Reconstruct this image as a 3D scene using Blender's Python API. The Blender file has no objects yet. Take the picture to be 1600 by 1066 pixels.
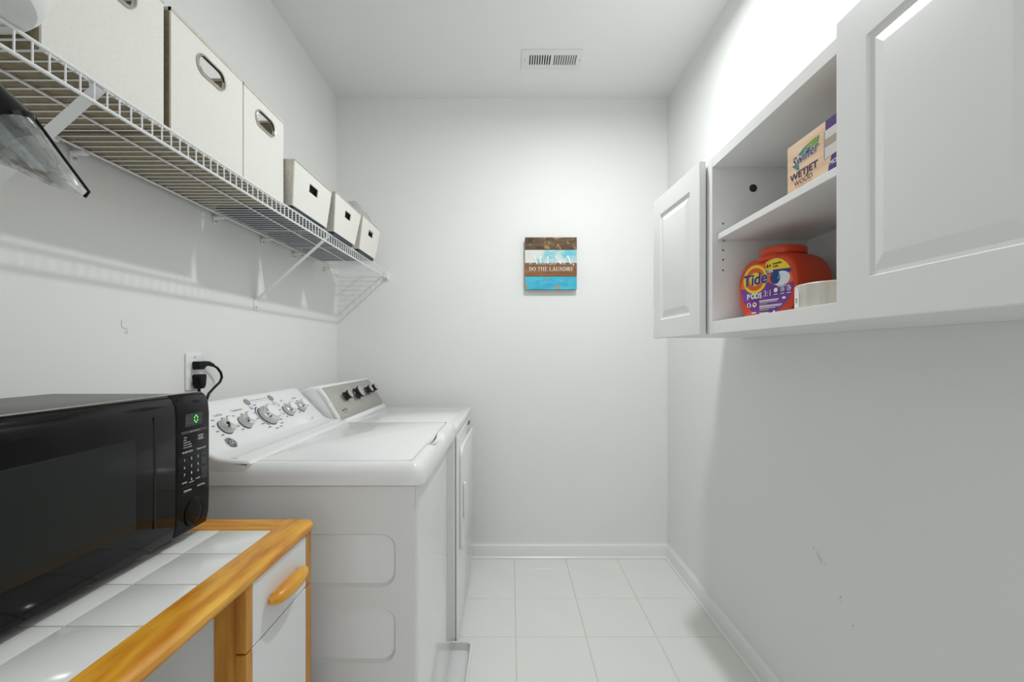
import bpy, bmesh, math, random
from mathutils import Vector, Matrix
random.seed(7)
S = bpy.context.scene
C = S.collection
PI = math.pi

# ------------------------------------------------------------------ camera
cd = bpy.data.cameras.new('camera'); cam = bpy.data.objects.new('camera', cd); C.objects.link(cam)
cam.location = (0, 0, 1.225); cam.rotation_euler = (PI/2, 0, 0)
cd.sensor_width = 36; cd.lens = 36*700/1600
cd.shift_x = 0.00125; cd.shift_y = 0.01125; cd.clip_start = 0.02
S.camera = cam
# ------------------------------------------------------------------ world, lights, exposure
W = bpy.data.worlds.new('world'); S.world = W; W.use_nodes = True
W.node_tree.nodes['Background'].inputs[0].default_value = (0.965, 1.0, 1.0, 1)
W.node_tree.nodes['Background'].inputs[1].default_value = 0.60
S.view_settings.view_transform = 'Standard'; S.view_settings.look = 'None'
S.view_settings.gamma = 1; S.view_settings.use_curve_mapping = False
S.view_settings.exposure = 0.76
LAMP = (0.36, 1.60, 2.66); LAMP_W = 10.2; LAMP_R = 0.04

# ------------------------------------------------------------------ helpers
def lin(c):
    c = c/255
    return c/12.92 if c <= .04045 else ((c+.055)/1.055)**2.4
def rgb(r, g, b): return (lin(r), lin(g), lin(b), 1)
MATS = {}
def mat(name, c, rough=.5, metal=0, spec=.5, var=0., vs=30, bump=0., bs=200, stretch=(1, 1, 1), c2=None, trans=0, coat=0, emit=0, det=3):
    if name in MATS: return MATS[name]
    m = bpy.data.materials.new(name); m.use_nodes = True
    nt = m.node_tree; b = nt.nodes['Principled BSDF']
    b.inputs['Base Color'].default_value = c; b.inputs['Roughness'].default_value = rough
    b.inputs['Metallic'].default_value = metal; b.inputs['Specular IOR Level'].default_value = spec
    b.inputs['Transmission Weight'].default_value = trans; b.inputs['Coat Weight'].default_value = coat
    if emit: b.inputs['Emission Color'].default_value = c; b.inputs['Emission Strength'].default_value = emit
    tc = nt.nodes.new('ShaderNodeTexCoord'); mp = nt.nodes.new('ShaderNodeMapping')
    nt.links.new(tc.outputs['Object'], mp.inputs[0]); mp.inputs['Scale'].default_value = stretch
    if var or c2:
        n = nt.nodes.new('ShaderNodeTexNoise'); n.inputs['Scale'].default_value = vs; n.inputs['Detail'].default_value = det
        nt.links.new(mp.outputs[0], n.inputs['Vector'])
        r = nt.nodes.new('ShaderNodeValToRGB'); r.color_ramp.elements[0].position = .32; r.color_ramp.elements[1].position = .68
        r.color_ramp.elements[0].color = tuple(x*(1-var) for x in c[:3])+(1,)
        r.color_ramp.elements[1].color = c2 if c2 else c
        nt.links.new(n.outputs['Fac'], r.inputs[0]); nt.links.new(r.outputs[0], b.inputs['Base Color'])
    if bump:
        n = nt.nodes.new('ShaderNodeTexNoise'); n.inputs['Scale'].default_value = bs
        nt.links.new(mp.outputs[0], n.inputs['Vector'])
        bn = nt.nodes.new('ShaderNodeBump'); bn.inputs['Strength'].default_value = bump; bn.inputs['Distance'].default_value = .002
        nt.links.new(n.outputs['Fac'], bn.inputs['Height']); nt.links.new(bn.outputs[0], b.inputs['Normal'])
    MATS[name] = m
    return m

def finish(me, ang=32):
    for p in me.polygons: p.use_smooth = True
    try: me.set_sharp_from_angle(angle=math.radians(ang))
    except Exception: pass
def wl(o):
    v = Vector((0, 0, 0))
    while o: v += o.location; o = o.parent
    return v
def part(name, bm, m, parent=None, label=None, ang=32):
    """one mesh object; bm is in world coordinates"""
    if parent is not None: bmesh.ops.translate(bm, verts=bm.verts, vec=-wl(parent))
    bmesh.ops.recalc_face_normals(bm, faces=bm.faces)
    me = bpy.data.meshes.new(name); bm.to_mesh(me); bm.free(); finish(me, ang)
    o = bpy.data.objects.new(name, me); C.objects.link(o); me.materials.append(m)
    if parent is not None: o.parent = parent
    if label: o['label'] = label
    return o
def printed(name, bm, m, parent, label=None):
    """flat print: keeps face winding as made"""
    bmesh.ops.translate(bm, verts=bm.verts, vec=-wl(parent))
    me = bpy.data.meshes.new(name); bm.to_mesh(me); bm.free()
    o = bpy.data.objects.new(name, me); C.objects.link(o); me.materials.append(m); o.parent = parent
    if label: o['label'] = label
    return o
def thing(name, label, cat, loc=(0, 0, 0), group=None):
    o = bpy.data.objects.new(name, None); C.objects.link(o); o.location = loc; o.empty_display_size = .05
    o['label'] = label; o['category'] = cat
    if group: o['group'] = group
    return o
def tag(o, label, cat, group=None):
    o['label'] = label; o['category'] = cat
    if group: o['group'] = group
    return o
def struct(o): o['kind'] = 'structure'; return o
def copy_at(o, name, loc, parent):
    c = o.copy(); c.name = name; C.objects.link(c); c.parent = parent; c.location = loc
    return c

def box(x0, x1, y0, y1, z0, z1, bev=0, seg=2, bm=None):
    b = bmesh.new()
    v = [b.verts.new((x, y, z)) for z in (z0, z1) for y in (y0, y1) for x in (x0, x1)]
    for f in ((0, 2, 3, 1), (4, 5, 7, 6), (0, 1, 5, 4), (2, 6, 7, 3), (0, 4, 6, 2), (1, 3, 7, 5)): b.faces.new([v[i] for i in f])
    if bev: bmesh.ops.bevel(b, geom=b.edges[:], offset=bev, segments=seg, profile=.5, affect='EDGES')
    return join(bm, b)
def join(bm, b):
    if bm is None: return b
    me = bpy.data.meshes.new('t'); b.to_mesh(me); b.free(); bm.from_mesh(me); bpy.data.meshes.remove(me)
    return bm
def prism(pts, axis, a, b_, bev=0, seg=2, bm=None):
    """polygon extruded along an axis; pts are the two other coordinates in x,y,z order"""
    def P(p, t): return {'x': (t, p[0], p[1]), 'y': (p[0], t, p[1]), 'z': (p[0], p[1], t)}[axis]
    b = bmesh.new()
    A = [b.verts.new(P(p, a)) for p in pts]; B = [b.verts.new(P(p, b_)) for p in pts]
    n = len(pts)
    fa = b.faces.new(A[::-1]); fb = b.faces.new(B)
    for i in range(n): b.faces.new((A[i], A[(i+1) % n], B[(i+1) % n], B[i]))
    bmesh.ops.recalc_face_normals(b, faces=b.faces)
    if bev:
        es = [e for f in (fa, fb) for e in f.edges]
        bmesh.ops.bevel(b, geom=list(set(es)), offset=bev, segments=seg, profile=.5, affect='EDGES')
    return join(bm, b)
def rr(x0, x1, y0, y1, r, n=6):
    o = []
    r = max(1e-5, min(r, (x1-x0)/2-1e-6, (y1-y0)/2-1e-6))
    for cx, cy, a in ((x1-r, y0+r, -90), (x1-r, y1-r, 0), (x0+r, y1-r, 90), (x0+r, y0+r, 180)):
        for i in range(n+1):
            t = math.radians(a+90*i/n); o.append((cx+r*math.cos(t), cy+r*math.sin(t)))
    return o
def tube(pts, r, seg=8, bm=None, caps=True, closed=False, flat=1.0):
    pts = [Vector(p) for p in pts]; b = bmesh.new(); rings = []
    n = len(pts); up = None
    for i, p in enumerate(pts):
        if closed: d = (pts[(i+1) % n]-pts[i-1]).normalized()
        else: d = (pts[min(i+1, n-1)]-pts[max(i-1, 0)]).normalized()
        if up is None: up = Vector((0, 0, 1)) if abs(d.z) < .9 else Vector((0, 1, 0))
        s = d.cross(up).normalized(); up = s.cross(d).normalized()
        rr_ = r[i] if isinstance(r, (list, tuple)) else r
        rings.append([b.verts.new(p+s*rr_*math.cos(2*PI*k/seg)+up*rr_*flat*math.sin(2*PI*k/seg)) for k in range(seg)])
    m = n if closed else n-1
    for i in range(m):
        A, B = rings[i], rings[(i+1) % n]
        for k in range(seg): b.faces.new((A[k], A[(k+1) % seg], B[(k+1) % seg], B[k]))
    if caps and not closed: b.faces.new(rings[0][::-1]); b.faces.new(rings[-1])
    return join(bm, b)
def frame(n, hint=(0, 0, 1)):
    n = Vector(n).normalized(); u = Vector(hint).cross(n)
    if u.length < 1e-4: u = Vector((0, 1, 0)).cross(n)
    u.normalize(); return u, n.cross(u), n
def lathe(prof, O, n, seg=24, bm=None, su=1, sv=1, hint=(0, 0, 1)):
    """prof: (radius, height along n)"""
    u, v, n = frame(n, hint); O = Vector(O); b = bmesh.new(); rings = []
    for r, h in prof:
        if r < 1e-6: rings.append([b.verts.new(O+n*h)])
        else: rings.append([b.verts.new(O+n*h+u*r*su*math.cos(2*PI*k/seg)+v*r*sv*math.sin(2*PI*k/seg)) for k in range(seg)])
    for A, B in zip(rings, rings[1:]):
        for k in range(seg):
            k2 = (k+1) % seg
            if len(A) == 1 and len(B) == 1: continue
            if len(A) == 1: b.faces.new((A[0], B[k], B[k2]))
            elif len(B) == 1: b.faces.new((A[k], A[k2], B[0]))
            else: b.faces.new((A[k], A[k2], B[k2], B[k]))
    if len(rings[0]) > 1: b.faces.new(rings[0][::-1])
    if len(rings[-1]) > 1: b.faces.new(rings[-1])
    return join(bm, b)
def fill2d(loops):
    """triangulate 2D outline with holes -> (points, tris, loops of indices)"""
    b = bmesh.new(); idx = []; pts = []; es = []
    for L in loops:
        vs = [b.verts.new((p[0], p[1], 0)) for p in L]
        idx.append(list(range(len(pts), len(pts)+len(L)))); pts += L
        es += [b.edges.new((vs[i], vs[(i+1) % len(vs)])) for i in range(len(vs))]
    b.verts.index_update()
    bmesh.ops.triangle_fill(b, use_beauty=True, use_dissolve=False, edges=es)
    tris = [[v.index for v in f.verts] for f in b.faces]; b.free()
    return pts, tris, idx
def sheet(loops, f0, f1, bm=None):
    """2D outline with holes mapped by f0 (front) and f1 (back) into a solid sheet"""
    pts, tris, idx = fill2d(loops); b = bmesh.new()
    A = [b.verts.new(f0(*p)) for p in pts]; B = [b.verts.new(f1(*p)) for p in pts]
    for t in tris:
        b.faces.new([A[i] for i in t]); b.faces.new([B[i] for i in reversed(t)])
    for L in idx:
        for i in range(len(L)):
            j, k = L[i], L[(i+1) % len(L)]
            b.faces.new((A[j], A[k], B[k], B[j]))
    return join(bm, b)
class Plane:
    """flat print on a surface: O origin, u reads right, v up"""
    def __init__(s, O, u, v, lift=.0004):
        s.O = Vector(O); s.u = Vector(u).normalized(); s.v = Vector(v).normalized(); s.n = s.u.cross(s.v); s.l = lift
    def at(s, a, b, h=0): return s.O+s.u*a+s.v*b+s.n*(s.l+h)
    def poly(s, bm, pts, h=0): bm.faces.new([bm.verts.new(s.at(a, b, h)) for a, b in pts]); return bm
    def rect(s, bm, a0, a1, b0, b1, h=0): return s.poly(bm, [(a0, b0), (a1, b0), (a1, b1), (a0, b1)], h)
    def disc(s, bm, a, b, ra, rb=None, h=0, n=36): return s.poly(bm, [(a+ra*math.cos(2*PI*i/n), b+(rb or ra)*math.sin(2*PI*i/n)) for i in range(n)], h)
    def arc(s, bm, a, b, r0, r1, t0, t1, h=0, n=28):
        P_ = lambda r, t: bm.verts.new(s.at(a+r*math.cos(math.radians(t)), b+r*math.sin(math.radians(t)), h))
        A = [P_(r0, t0+(t1-t0)*i/n) for i in range(n+1)]; B = [P_(r1, t0+(t1-t0)*i/n) for i in range(n+1)]
        for i in range(n): bm.faces.new((A[i], B[i], B[i+1], A[i+1]))
        return bm
    def line(s, bm, a0, b0, a1, b1, w, h=0):
        d = math.hypot(a1-a0, b1-b0); nx, ny = -(b1-b0)/d*w/2, (a1-a0)/d*w/2
        return s.poly(bm, [(a0-nx, b0-ny), (a1-nx, b1-ny), (a1+nx, b1+ny), (a0+nx, b0+ny)], h)
    def text(s, bm, t, a, b, size, al='CENTER', h=0, shear=0, bold=0, sx=1, rot=0):
        """size = cap height, (a,b) baseline anchor"""
        c = bpy.data.curves.new('t', 'FONT'); c.body = t; c.size = size/.70; c.align_x = al; c.shear = shear
        c.offset = bold*size; c.resolution_u = 3
        o = bpy.data.objects.new('t', c); me = bpy.data.meshes.new_from_object(o)
        cr, sr = math.cos(rot), math.sin(rot)
        vs = [bm.verts.new(s.at(a+(v.co.x*sx*cr-v.co.y*sr), b+(v.co.x*sx*sr+v.co.y*cr), h)) for v in me.vertices]
        for p in me.polygons:
            try: bm.faces.new([vs[i] for i in p.vertices])
            except ValueError: pass
        bpy.data.meshes.remove(me); bpy.data.objects.remove(o); bpy.data.curves.remove(c)
        return bm

# ------------------------------------------------------------------ materials
M_wall = mat('wall_paint', rgb(238, 238, 236), .55, var=.015, vs=3, bump=.05, bs=180)
M_ceil = mat('ceiling_paint', rgb(241, 241, 239), .8, var=.01, vs=2, bump=.08, bs=240)
M_trim = mat('trim_paint', rgb(240, 240, 238), .3)
M_tile = mat('floor_tile_glaze', rgb(236, 236, 232), .22, var=.02, vs=6, bump=.02, bs=20)
M_grout = mat('floor_grout', rgb(216, 215, 210), .9, var=.05, vs=60)
M_app = mat('white_enamel', rgb(240, 240, 240), .16, coat=.3)
M_appm = mat('white_enamel_side', rgb(232, 232, 231), .3, bump=.02, bs=300)
M_plast = mat('white_plastic', rgb(240, 240, 240), .3)
M_gap = mat('dark_gap', rgb(60, 60, 60), .7)
M_chrome = mat('chrome', rgb(225, 225, 225), .12, metal=1)
M_steel = mat('brushed_steel', rgb(196, 195, 188), .36, metal=.85, var=.12, vs=40, stretch=(1, .05, 20), bump=.03, bs=60)
M_black = mat('gloss_black', rgb(9, 10, 10), .1, spec=.22, var=.1, vs=5)
M_blackm = mat('satin_black', rgb(20, 20, 20), .4, bump=.05, bs=400)
M_rubber = mat('black_rubber', rgb(10, 10, 10), .5, spec=.2)
M_glass = mat('microwave_window', rgb(26, 30, 29), .16, spec=.35, var=.15, vs=400)
M_wood = mat('honey_wood', rgb(206, 126, 24), .32, c2=rgb(242, 182, 58), vs=9, stretch=(6, .9, 6), bump=.04, bs=60, coat=.15)
M_woodv = mat('honey_wood_upright', rgb(176, 110, 36), .4, c2=rgb(208, 148, 62), vs=9, stretch=(6, 6, .8), bump=.04, bs=60)
M_ctile = mat('counter_tile_glaze', rgb(236, 236, 234), .09, var=.01, vs=8)
M_cgrout = mat('counter_grout', rgb(205, 192, 168), .9, var=.1, vs=80)
M_lam = mat('white_laminate', rgb(232, 233, 234), .38, bump=.02, bs=300)
M_cab = mat('white_thermofoil', rgb(238, 238, 237), .34)
M_wire = mat('white_vinyl_wire', rgb(238, 239, 240), .32)
M_linen = mat('cream_linen', rgb(240, 238, 233), .9, c2=rgb(230, 228, 221), vs=160, stretch=(1, 1, 6), bump=.35, bs=300)
M_tan = mat('tan_linen', rgb(160, 148, 122), .9, c2=rgb(140, 128, 102), vs=90, bump=.3, bs=300)
M_beige = mat('pale_beige_linen', rgb(214, 210, 199), .9, c2=rgb(196, 191, 178), vs=120, bump=.3, bs=300)
M_navy = mat('slate_bin_base', rgb(74, 82, 92), .8, var=.2, vs=20)
M_nickel = mat('satin_nickel', rgb(190, 186, 178), .22, metal=1)
M_ink = mat('grey_ink', rgb(95, 95, 98), .6)
M_inkd = mat('dark_ink', rgb(48, 48, 50), .6)
M_white = mat('white_ink', rgb(245, 245, 245), .6)

# ================================================================== ROOM
XL, XR, YB, YF, ZC = -1.034, .934, 2.67, -1.3, 2.739
floor = struct(part('floor', box(XL-.1, XR+.1, YF, YB+.1, -.06, -.0025), M_grout))
struct(part('ceiling', box(XL-.1, XR+.1, YF, YB+.1, ZC, ZC+.08), M_ceil))
wall_left = struct(part('wall_left', box(XL-.1, XL, YF, YB+.1, -.06, ZC), M_wall))
wall_right = struct(part('wall_right', box(XR, XR+.1, YF, YB+.1, -.06, ZC), M_wall))
struct(part('wall_back', box(XL, XR, YB, YB+.1, -.06, ZC), M_wall))
# floor tiles
proto = {}
def floor_tile(x0, x1, y0, y1):
    k = (round(x1-x0, 4), round(y1-y0, 4)); g = .0012
    if k not in proto:
        b = box(g, k[0]-g, g, k[1]-g, -.006, 0, .0015, 1)
        o = part('floor_tile', b, M_tile, floor); o.location = (x0, y0, 0); proto[k] = o
    else: copy_at(proto[k], 'floor_tile', (x0, y0, 0), floor)
xs = [XL]+[.932-.3035*k for k in range(6, 0, -1)]+[XR]
ys = [YF]+[2.537-.3035*k for k in range(12, -1, -1)]+[YB]
for i in range(len(xs)-1):
    for j in range(len(ys)-1): floor_tile(xs[i], xs[i+1], ys[j], ys[j+1])
# baseboards
prof = [(0, 0), (.020, 0), (.020, .010), (.014, .016), (.013, .070), (.011, .078), (.006, .084), (.005, .092), (0, .092)]
def baseboard(name, pts, axis, a, b): return struct(part(name, prism(pts, axis, a, b), M_trim, ang=20))
baseboard('baseboard_back', [(YB-d, z) for d, z in prof], 'x', XL, XR)
baseboard('baseboard_right', [(XR-d, z) for d, z in prof], 'y', YF, YB-.0)
baseboard('baseboard_left', [(XL+d, z) for d, z in prof], 'y', YF, YB-.0)
# scuffs on the painted walls
M_scuff = mat('pencil_scuff', rgb(150, 149, 145), .8)
pr = Plane((XR, 1.385, .555), (0, -1, 0), (0, 0, 1))
b = bmesh.new()
for a0, b0, a1, b1, w in ((.016, .066, .026, .046, .0012), (.028, .062, .033, .04, .0014), (.036, .052, .04, .034, .0015), (.05, .045, .063, .04, .0012), (.003, .068, .006, .066, .003), (.115, -.02, .12, -.023, .003), (.11, -.03, .12, -.036, .0012), (.16, -.075, .164, -.077, .003)):
    pr.line(b, a0, b0, a1, b1, w)
printed('scuff_mark', b, M_scuff, wall_right)
pl = Plane((XL, 1.196, 1.30), (0, 1, 0), (0, 0, 1))
b = bmesh.new()
for a0, b0, a1, b1 in ((-.006, .012, -.006, -.006), (-.006, -.006, .004, -.012), (.008, -.008, .012, -.022), (.002, -.02, .012, -.024)): pl.line(b, a0, b0, a1, b1, .0012)
printed('scuff_mark', b, M_scuff, wall_left)

# ceiling lamp just out of the frame's top
lamp = thing('ceiling_light', 'small round white ceiling light above the laundry room, just out of view', 'light', (LAMP[0], LAMP[1], ZC))
part('base', lathe([(.001, 0), (.075, 0), (.075, -.012), (.06, -.02), (.001, -.02)], (LAMP[0], LAMP[1], ZC), (0, 0, 1)), M_trim, lamp)
ld = bpy.data.lights.new('ceiling_bulb', 'AREA'); ld.shape = 'DISK'; ld.size = 2*LAMP_R; ld.spread = math.radians(178); ld.energy = LAMP_W; ld.color = (.965, 1, 1)
lo = bpy.data.objects.new('ceiling_bulb', ld); C.objects.link(lo); lo.parent = lamp; lo.location = (0, 0, LAMP[2]-ZC)

# ================================================================== CEILING VENT
vx0, vx1, vy0, vy1 = .056, .362, 2.235, 2.385
vent = thing('ceiling_vent', 'white metal air vent with dark slots in the ceiling', 'vent', ((vx0+vx1)/2, (vy0+vy1)/2, ZC))
holes = [[(.092, 2.27), (.207, 2.27), (.207, 2.35), (.092, 2.35)], [(.219, 2.27), (.340, 2.27), (.340, 2.35), (.219, 2.35)]]
part('frame', sheet([[(vx0, vy0), (vx1, vy0), (vx1, vy1), (vx0, vy1)]]+holes, lambda x, y: (x, y, ZC-.007 if vx0+.001 < x < vx1-.001 and vy0+.001 < y < vy1-.001 else ZC-.0045), lambda x, y: (x, y, ZC-.0005)), mat('vent_enamel', rgb(233, 233, 233), .35), vent)
part('slot_shade', box(.09, .342, 2.268, 2.352, ZC-.0012, ZC-.0004), mat('vent_shade', rgb(30, 30, 30), .9), vent)  # flat dark sheet stands in for the shade behind the slats
sl = None
for h0, h1, tilt in ((.092, .207, .0028), (.219, .340, -.0028)):
    n = 9 if tilt > 0 else 10
    for i in range(n+1):
        x = h0+(h1-h0)*i/n
        s = prism([(x-.0024, ZC-.0065), (x+.0024, ZC-.0065), (x+.0024+tilt, ZC-.0015), (x-.0024+tilt, ZC-.0015)], 'y', 2.27, 2.35)
        part('slat', s, M_trim, vent)
for x in (.072, .356): part('screw', lathe([(.003, 0), (.003, .0015), (.001, .0022)], (x, 2.31, ZC-.007), (0, 0, -1), 10), M_nickel, vent)

# ================================================================== WALL SIGN
sx0, sx1, sz0, sz1 = .084, .389, 1.595, 1.904
sign = thing('wall_sign', 'square turquoise and brown plank sign with white lettering on the back wall', 'sign', ((sx0+sx1)/2, YB, sz0))
part('backing', box(sx0+.003, sx1-.003, YB-.026, YB-.0005, sz0+.003, sz1-.003, .001), mat('sign_back', rgb(140, 105, 70), .8, var=.2), sign)
def patch_mat(name, base, base2, patch, vs, lo_, hi, stretch):
    m = mat(name, base, .6, c2=base2, vs=vs*.5, stretch=stretch); nt = m.node_tree; bs = nt.nodes['Principled BSDF']
    src = bs.inputs['Base Color'].links[0].from_socket
    tc = nt.nodes.new('ShaderNodeTexCoord'); n = nt.nodes.new('ShaderNodeTexNoise'); n.inputs['Scale'].default_value = vs; n.inputs['Detail'].default_value = 5
    nt.links.new(tc.outputs['Object'], n.inputs['Vector'])
    r = nt.nodes.new('ShaderNodeValToRGB'); r.color_ramp.elements[0].position = lo_; r.color_ramp.elements[1].position = hi
    nt.links.new(n.outputs['Fac'], r.inputs[0])
    mx = nt.nodes.new('ShaderNodeMixRGB'); nt.links.new(r.outputs[0], mx.inputs[0]); nt.links.new(src, mx.inputs[1]); mx.inputs[2].default_value = patch
    nt.links.new(mx.outputs[0], bs.inputs['Base Color'])
    return m
planks = [patch_mat('plank_bark', rgb(52, 38, 26), rgb(112, 84, 52), rgb(160, 128, 84), 38, .56, .66, (1, 1, 3)),
          patch_mat('plank_faded', rgb(92, 192, 208), rgb(160, 208, 212), rgb(222, 222, 216), 14, .46, .6, (1, 1, 3)),
          patch_mat('plank_brown', rgb(118, 76, 36), rgb(152, 102, 56), rgb(170, 122, 74), 30, .6, .75, (.6, 1, 5)),
          patch_mat('plank_turquoise', rgb(36, 164, 200), rgb(76, 190, 214), rgb(186, 140, 112), 30, .60, .64, (1, 1, 3))]
zt = [1.904, 1.830, 1.751, 1.673, 1.595]
for i in range(4):
    part('plank', box(sx0, sx1, YB-.034, YB-.025, zt[i+1]+.0008, zt[i]-.0008, .0015, 1), planks[i], sign)
GL = {  # serif capitals on a unit-high grid: (width, thick strokes, thin strokes, serifs)
    'A': (.86, [(.46, 1, .76, 0, .13)], [(.43, 1, .12, 0, .05), (.22, .34, .62, .34, .05)], [(.0, .28), (.62, .92)], []),
    'L': (.66, [(.2, 1, .2, 0, .12)], [(.2, .02, .62, .02, .05), (.61, 0, .64, .26, .05)], [(.06, .3)], [(.06, .36)]),
    'E': (.70, [(.2, 1, .2, 0, .12)], [(.2, .02, .64, .02, .05), (.2, .98, .6, .98, .05), (.2, .52, .48, .52, .05), (.64, 0, .66, .24, .05), (.6, 1, .62, .78, .05), (.48, .62, .48, .42, .04)], [(.06, .3)], [(.06, .3)]),
    'X': (.86, [(.16, 1, .72, 0, .13)], [(.7, 1, .14, 0, .05)], [(.02, .28), (.56, .88)], [(.0, .34), (.56, .84)]),
    'D': (.82, [(.2, 1, .2, 0, .12)], [], [(.06, .3)], [(.06, .3)]),
    'O': (.86, [], [], [], []), 'T': (.74, [(.37, 1, .37, 0, .12)], [(.04, .98, .7, .98, .05), (.04, 1, .02, .76, .05), (.7, 1, .72, .76, .05)], [(.22, .52)], []),
    'H': (.90, [(.2, 1, .2, 0, .12), (.7, 1, .7, 0, .12)], [(.2, .52, .7, .52, .05)], [(.06, .34), (.56, .84)], [(.06, .34), (.56, .84)]),
    'U': (.84, [(.2, 1, .2, .28, .12)], [(.66, 1, .66, .28, .06)], [], [(.06, .34), (.54, .78)]),
    'N': (.88, [(.18, 1, .7, 0, .13)], [(.18, 1, .18, 0, .05), (.7, 1, .7, 0, .05)], [(.06, .3)], [(.04, .24), (.58, .82)]),
    'R': (.80, [(.2, 1, .2, 0, .12), (.42, .5, .74, 0, .12)], [], [(.06, .3), (.68, .8)], [(.06, .3)]),
    'Y': (.80, [(.12, 1, .4, .48, .12), (.4, .5, .4, 0, .12)], [(.68, 1, .4, .48, .05)], [(.26, .54)], [(.0, .26), (.56, .8)]),
    ',': (.3, [(.14, .08, .14, -.02, .12), (.16, 0, .08, -.22, .06)], [], [], []), ' ': (.34, [], [], [], [])}
def serif(pl, bm, s, a0, a1, b, size):
    tot = sum(GL[c][0] for c in s); k = (a1-a0)/(tot*size); x = a0
    for c in s:
        w, th, tn, bot, top = GL[c]; q = size*k
        X = lambda t: x+t*q
        for L in th+tn: pl.line(bm, X(L[0]), b+L[1]*size, X(L[2]), b+L[3]*size, L[4]*size)
        for p in bot: pl.rect(bm, X(p[0]), X(p[1]), b, b+.045*size)
        for p in top: pl.rect(bm, X(p[0]), X(p[1]), b+.955*size, b+size)
        def ring(cx, cy, rx, ry, t0, t1, wx, n=20):
            for i in range(n):
                ta, tb = math.radians(t0+(t1-t0)*i/n), math.radians(t0+(t1-t0)*(i+1)/n)
                f = lambda t, g: (X(cx+(rx-g*(wx*abs(math.cos(t))+.04))*math.cos(t)), b+(cy+(ry-g*.06)*math.sin(t))*size)
                pl.poly(bm, [f(ta, 0), f(tb, 0), f(tb, 1), f(ta, 1)])
        if c == 'O': ring(.43, .5, .38, .5, 0, 360, .1)
        if c == 'D': ring(.26, .5, .5, .5, -90, 90, .1)
        if c == 'U': ring(.43, .3, .29, .3, 180, 360, .06)
        if c == 'R': ring(.3, .74, .34, .26, -90, 90, .1); 
        x += w*q
sp = Plane((sx0, YB-.034, sz0), (1, 0, 0), (0, 0, 1), .0006)
b = bmesh.new()
serif(sp, b, 'ALEXA,', .024, .296, .150, .050); serif(sp, b, 'DO THE LAUNDRY', .022, .286, .110, .024)
printed('lettering', b, M_white, sign, 'white serif lettering')

# ================================================================== WIRE SHELF
SX = -.736; SB = XL+.012; ST = 1.7065; SL = 1.668; SY0, SY1 = .25, 2.655
shelf = thing('wire_shelf', 'long white ventilated wire shelf on the left wall carrying fabric bins', 'shelf', (XL, 1.4, ST))
for nm, x, z, r in (('front_rail', SX, ST-.001, .0032), ('lower_rail', SX, SL, .0034), ('middle_rod', -.861, ST-.0045, .0026), ('back_rail', -1.004, ST-.0045, .003)):
    part(nm, tube([(x, SY0, z), (x, SY1, z)], r, 8), M_wire, shelf)
n = int((SY1-SY0)/.0256); w0 = None
for i in range(n+1):
    y = SY0+.004+i*.0256
    if w0 is None:
        w0 = part('wire', tube([(SB, y, ST), (SX-.004, y, ST), (SX, y, ST-.003), (SX, y, SL)], .0016, 6), M_wire, shelf); y00 = y
    else: copy_at(w0, 'wire', (0, y-y00, 0), shelf)
for y in (.80, 1.812):
    br = part('bracket', prism([(SX-.002, ST-.012), (SX+.001, ST-.010), (XL+.006, 1.437), (XL+.003, 1.435)], 'y', y-.0125, y+.0125), M_wire, shelf)
    part('flange', box(XL, XL+.004, y-.0125, y+.0125, 1.395, 1.452, .0015, 1), M_wire, br)
    part('hook', prism([(SX-.0055, ST-.013), (SX-.0035, ST-.013), (SX-.0035, ST-.002), (SX-.0055, ST-.002)], 'y', y-.0125, y+.0125), M_wire, br)
    part('screw', lathe([(.004, 0), (.004, .002), (.001, .003)], (XL+.004, y, 1.408), (1, 0, 0), 12), M_nickel, br)
for y in (.985, 1.055, 1.56, 1.86, 2.13, 2.48):
    c = part('wall_clip', box(XL, XL+.036, y-.008, y+.008, ST-.016, ST-.0075, .002, 1), M_wire, shelf)
    part('clip_tab', box(XL, XL+.007, y-.008, y+.008, ST-.034, ST-.012, .002, 1), M_wire, c)
    part('screw', lathe([(.004, 0), (.004, .002), (.001, .003)], (XL+.007, y, ST-.025), (1, 0, 0), 12), M_nickel, c)
e = part('end_bracket', box(SX-.014, SX+.012, YB-.014, YB, SL-.012, ST+.001, .003), M_wire, shelf)
part('screw', lathe([(.004, 0), (.004, .002), (.001, .003)], (SX, YB-.014, SL-.006), (0, -1, 0), 12), M_nickel, e)

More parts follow.
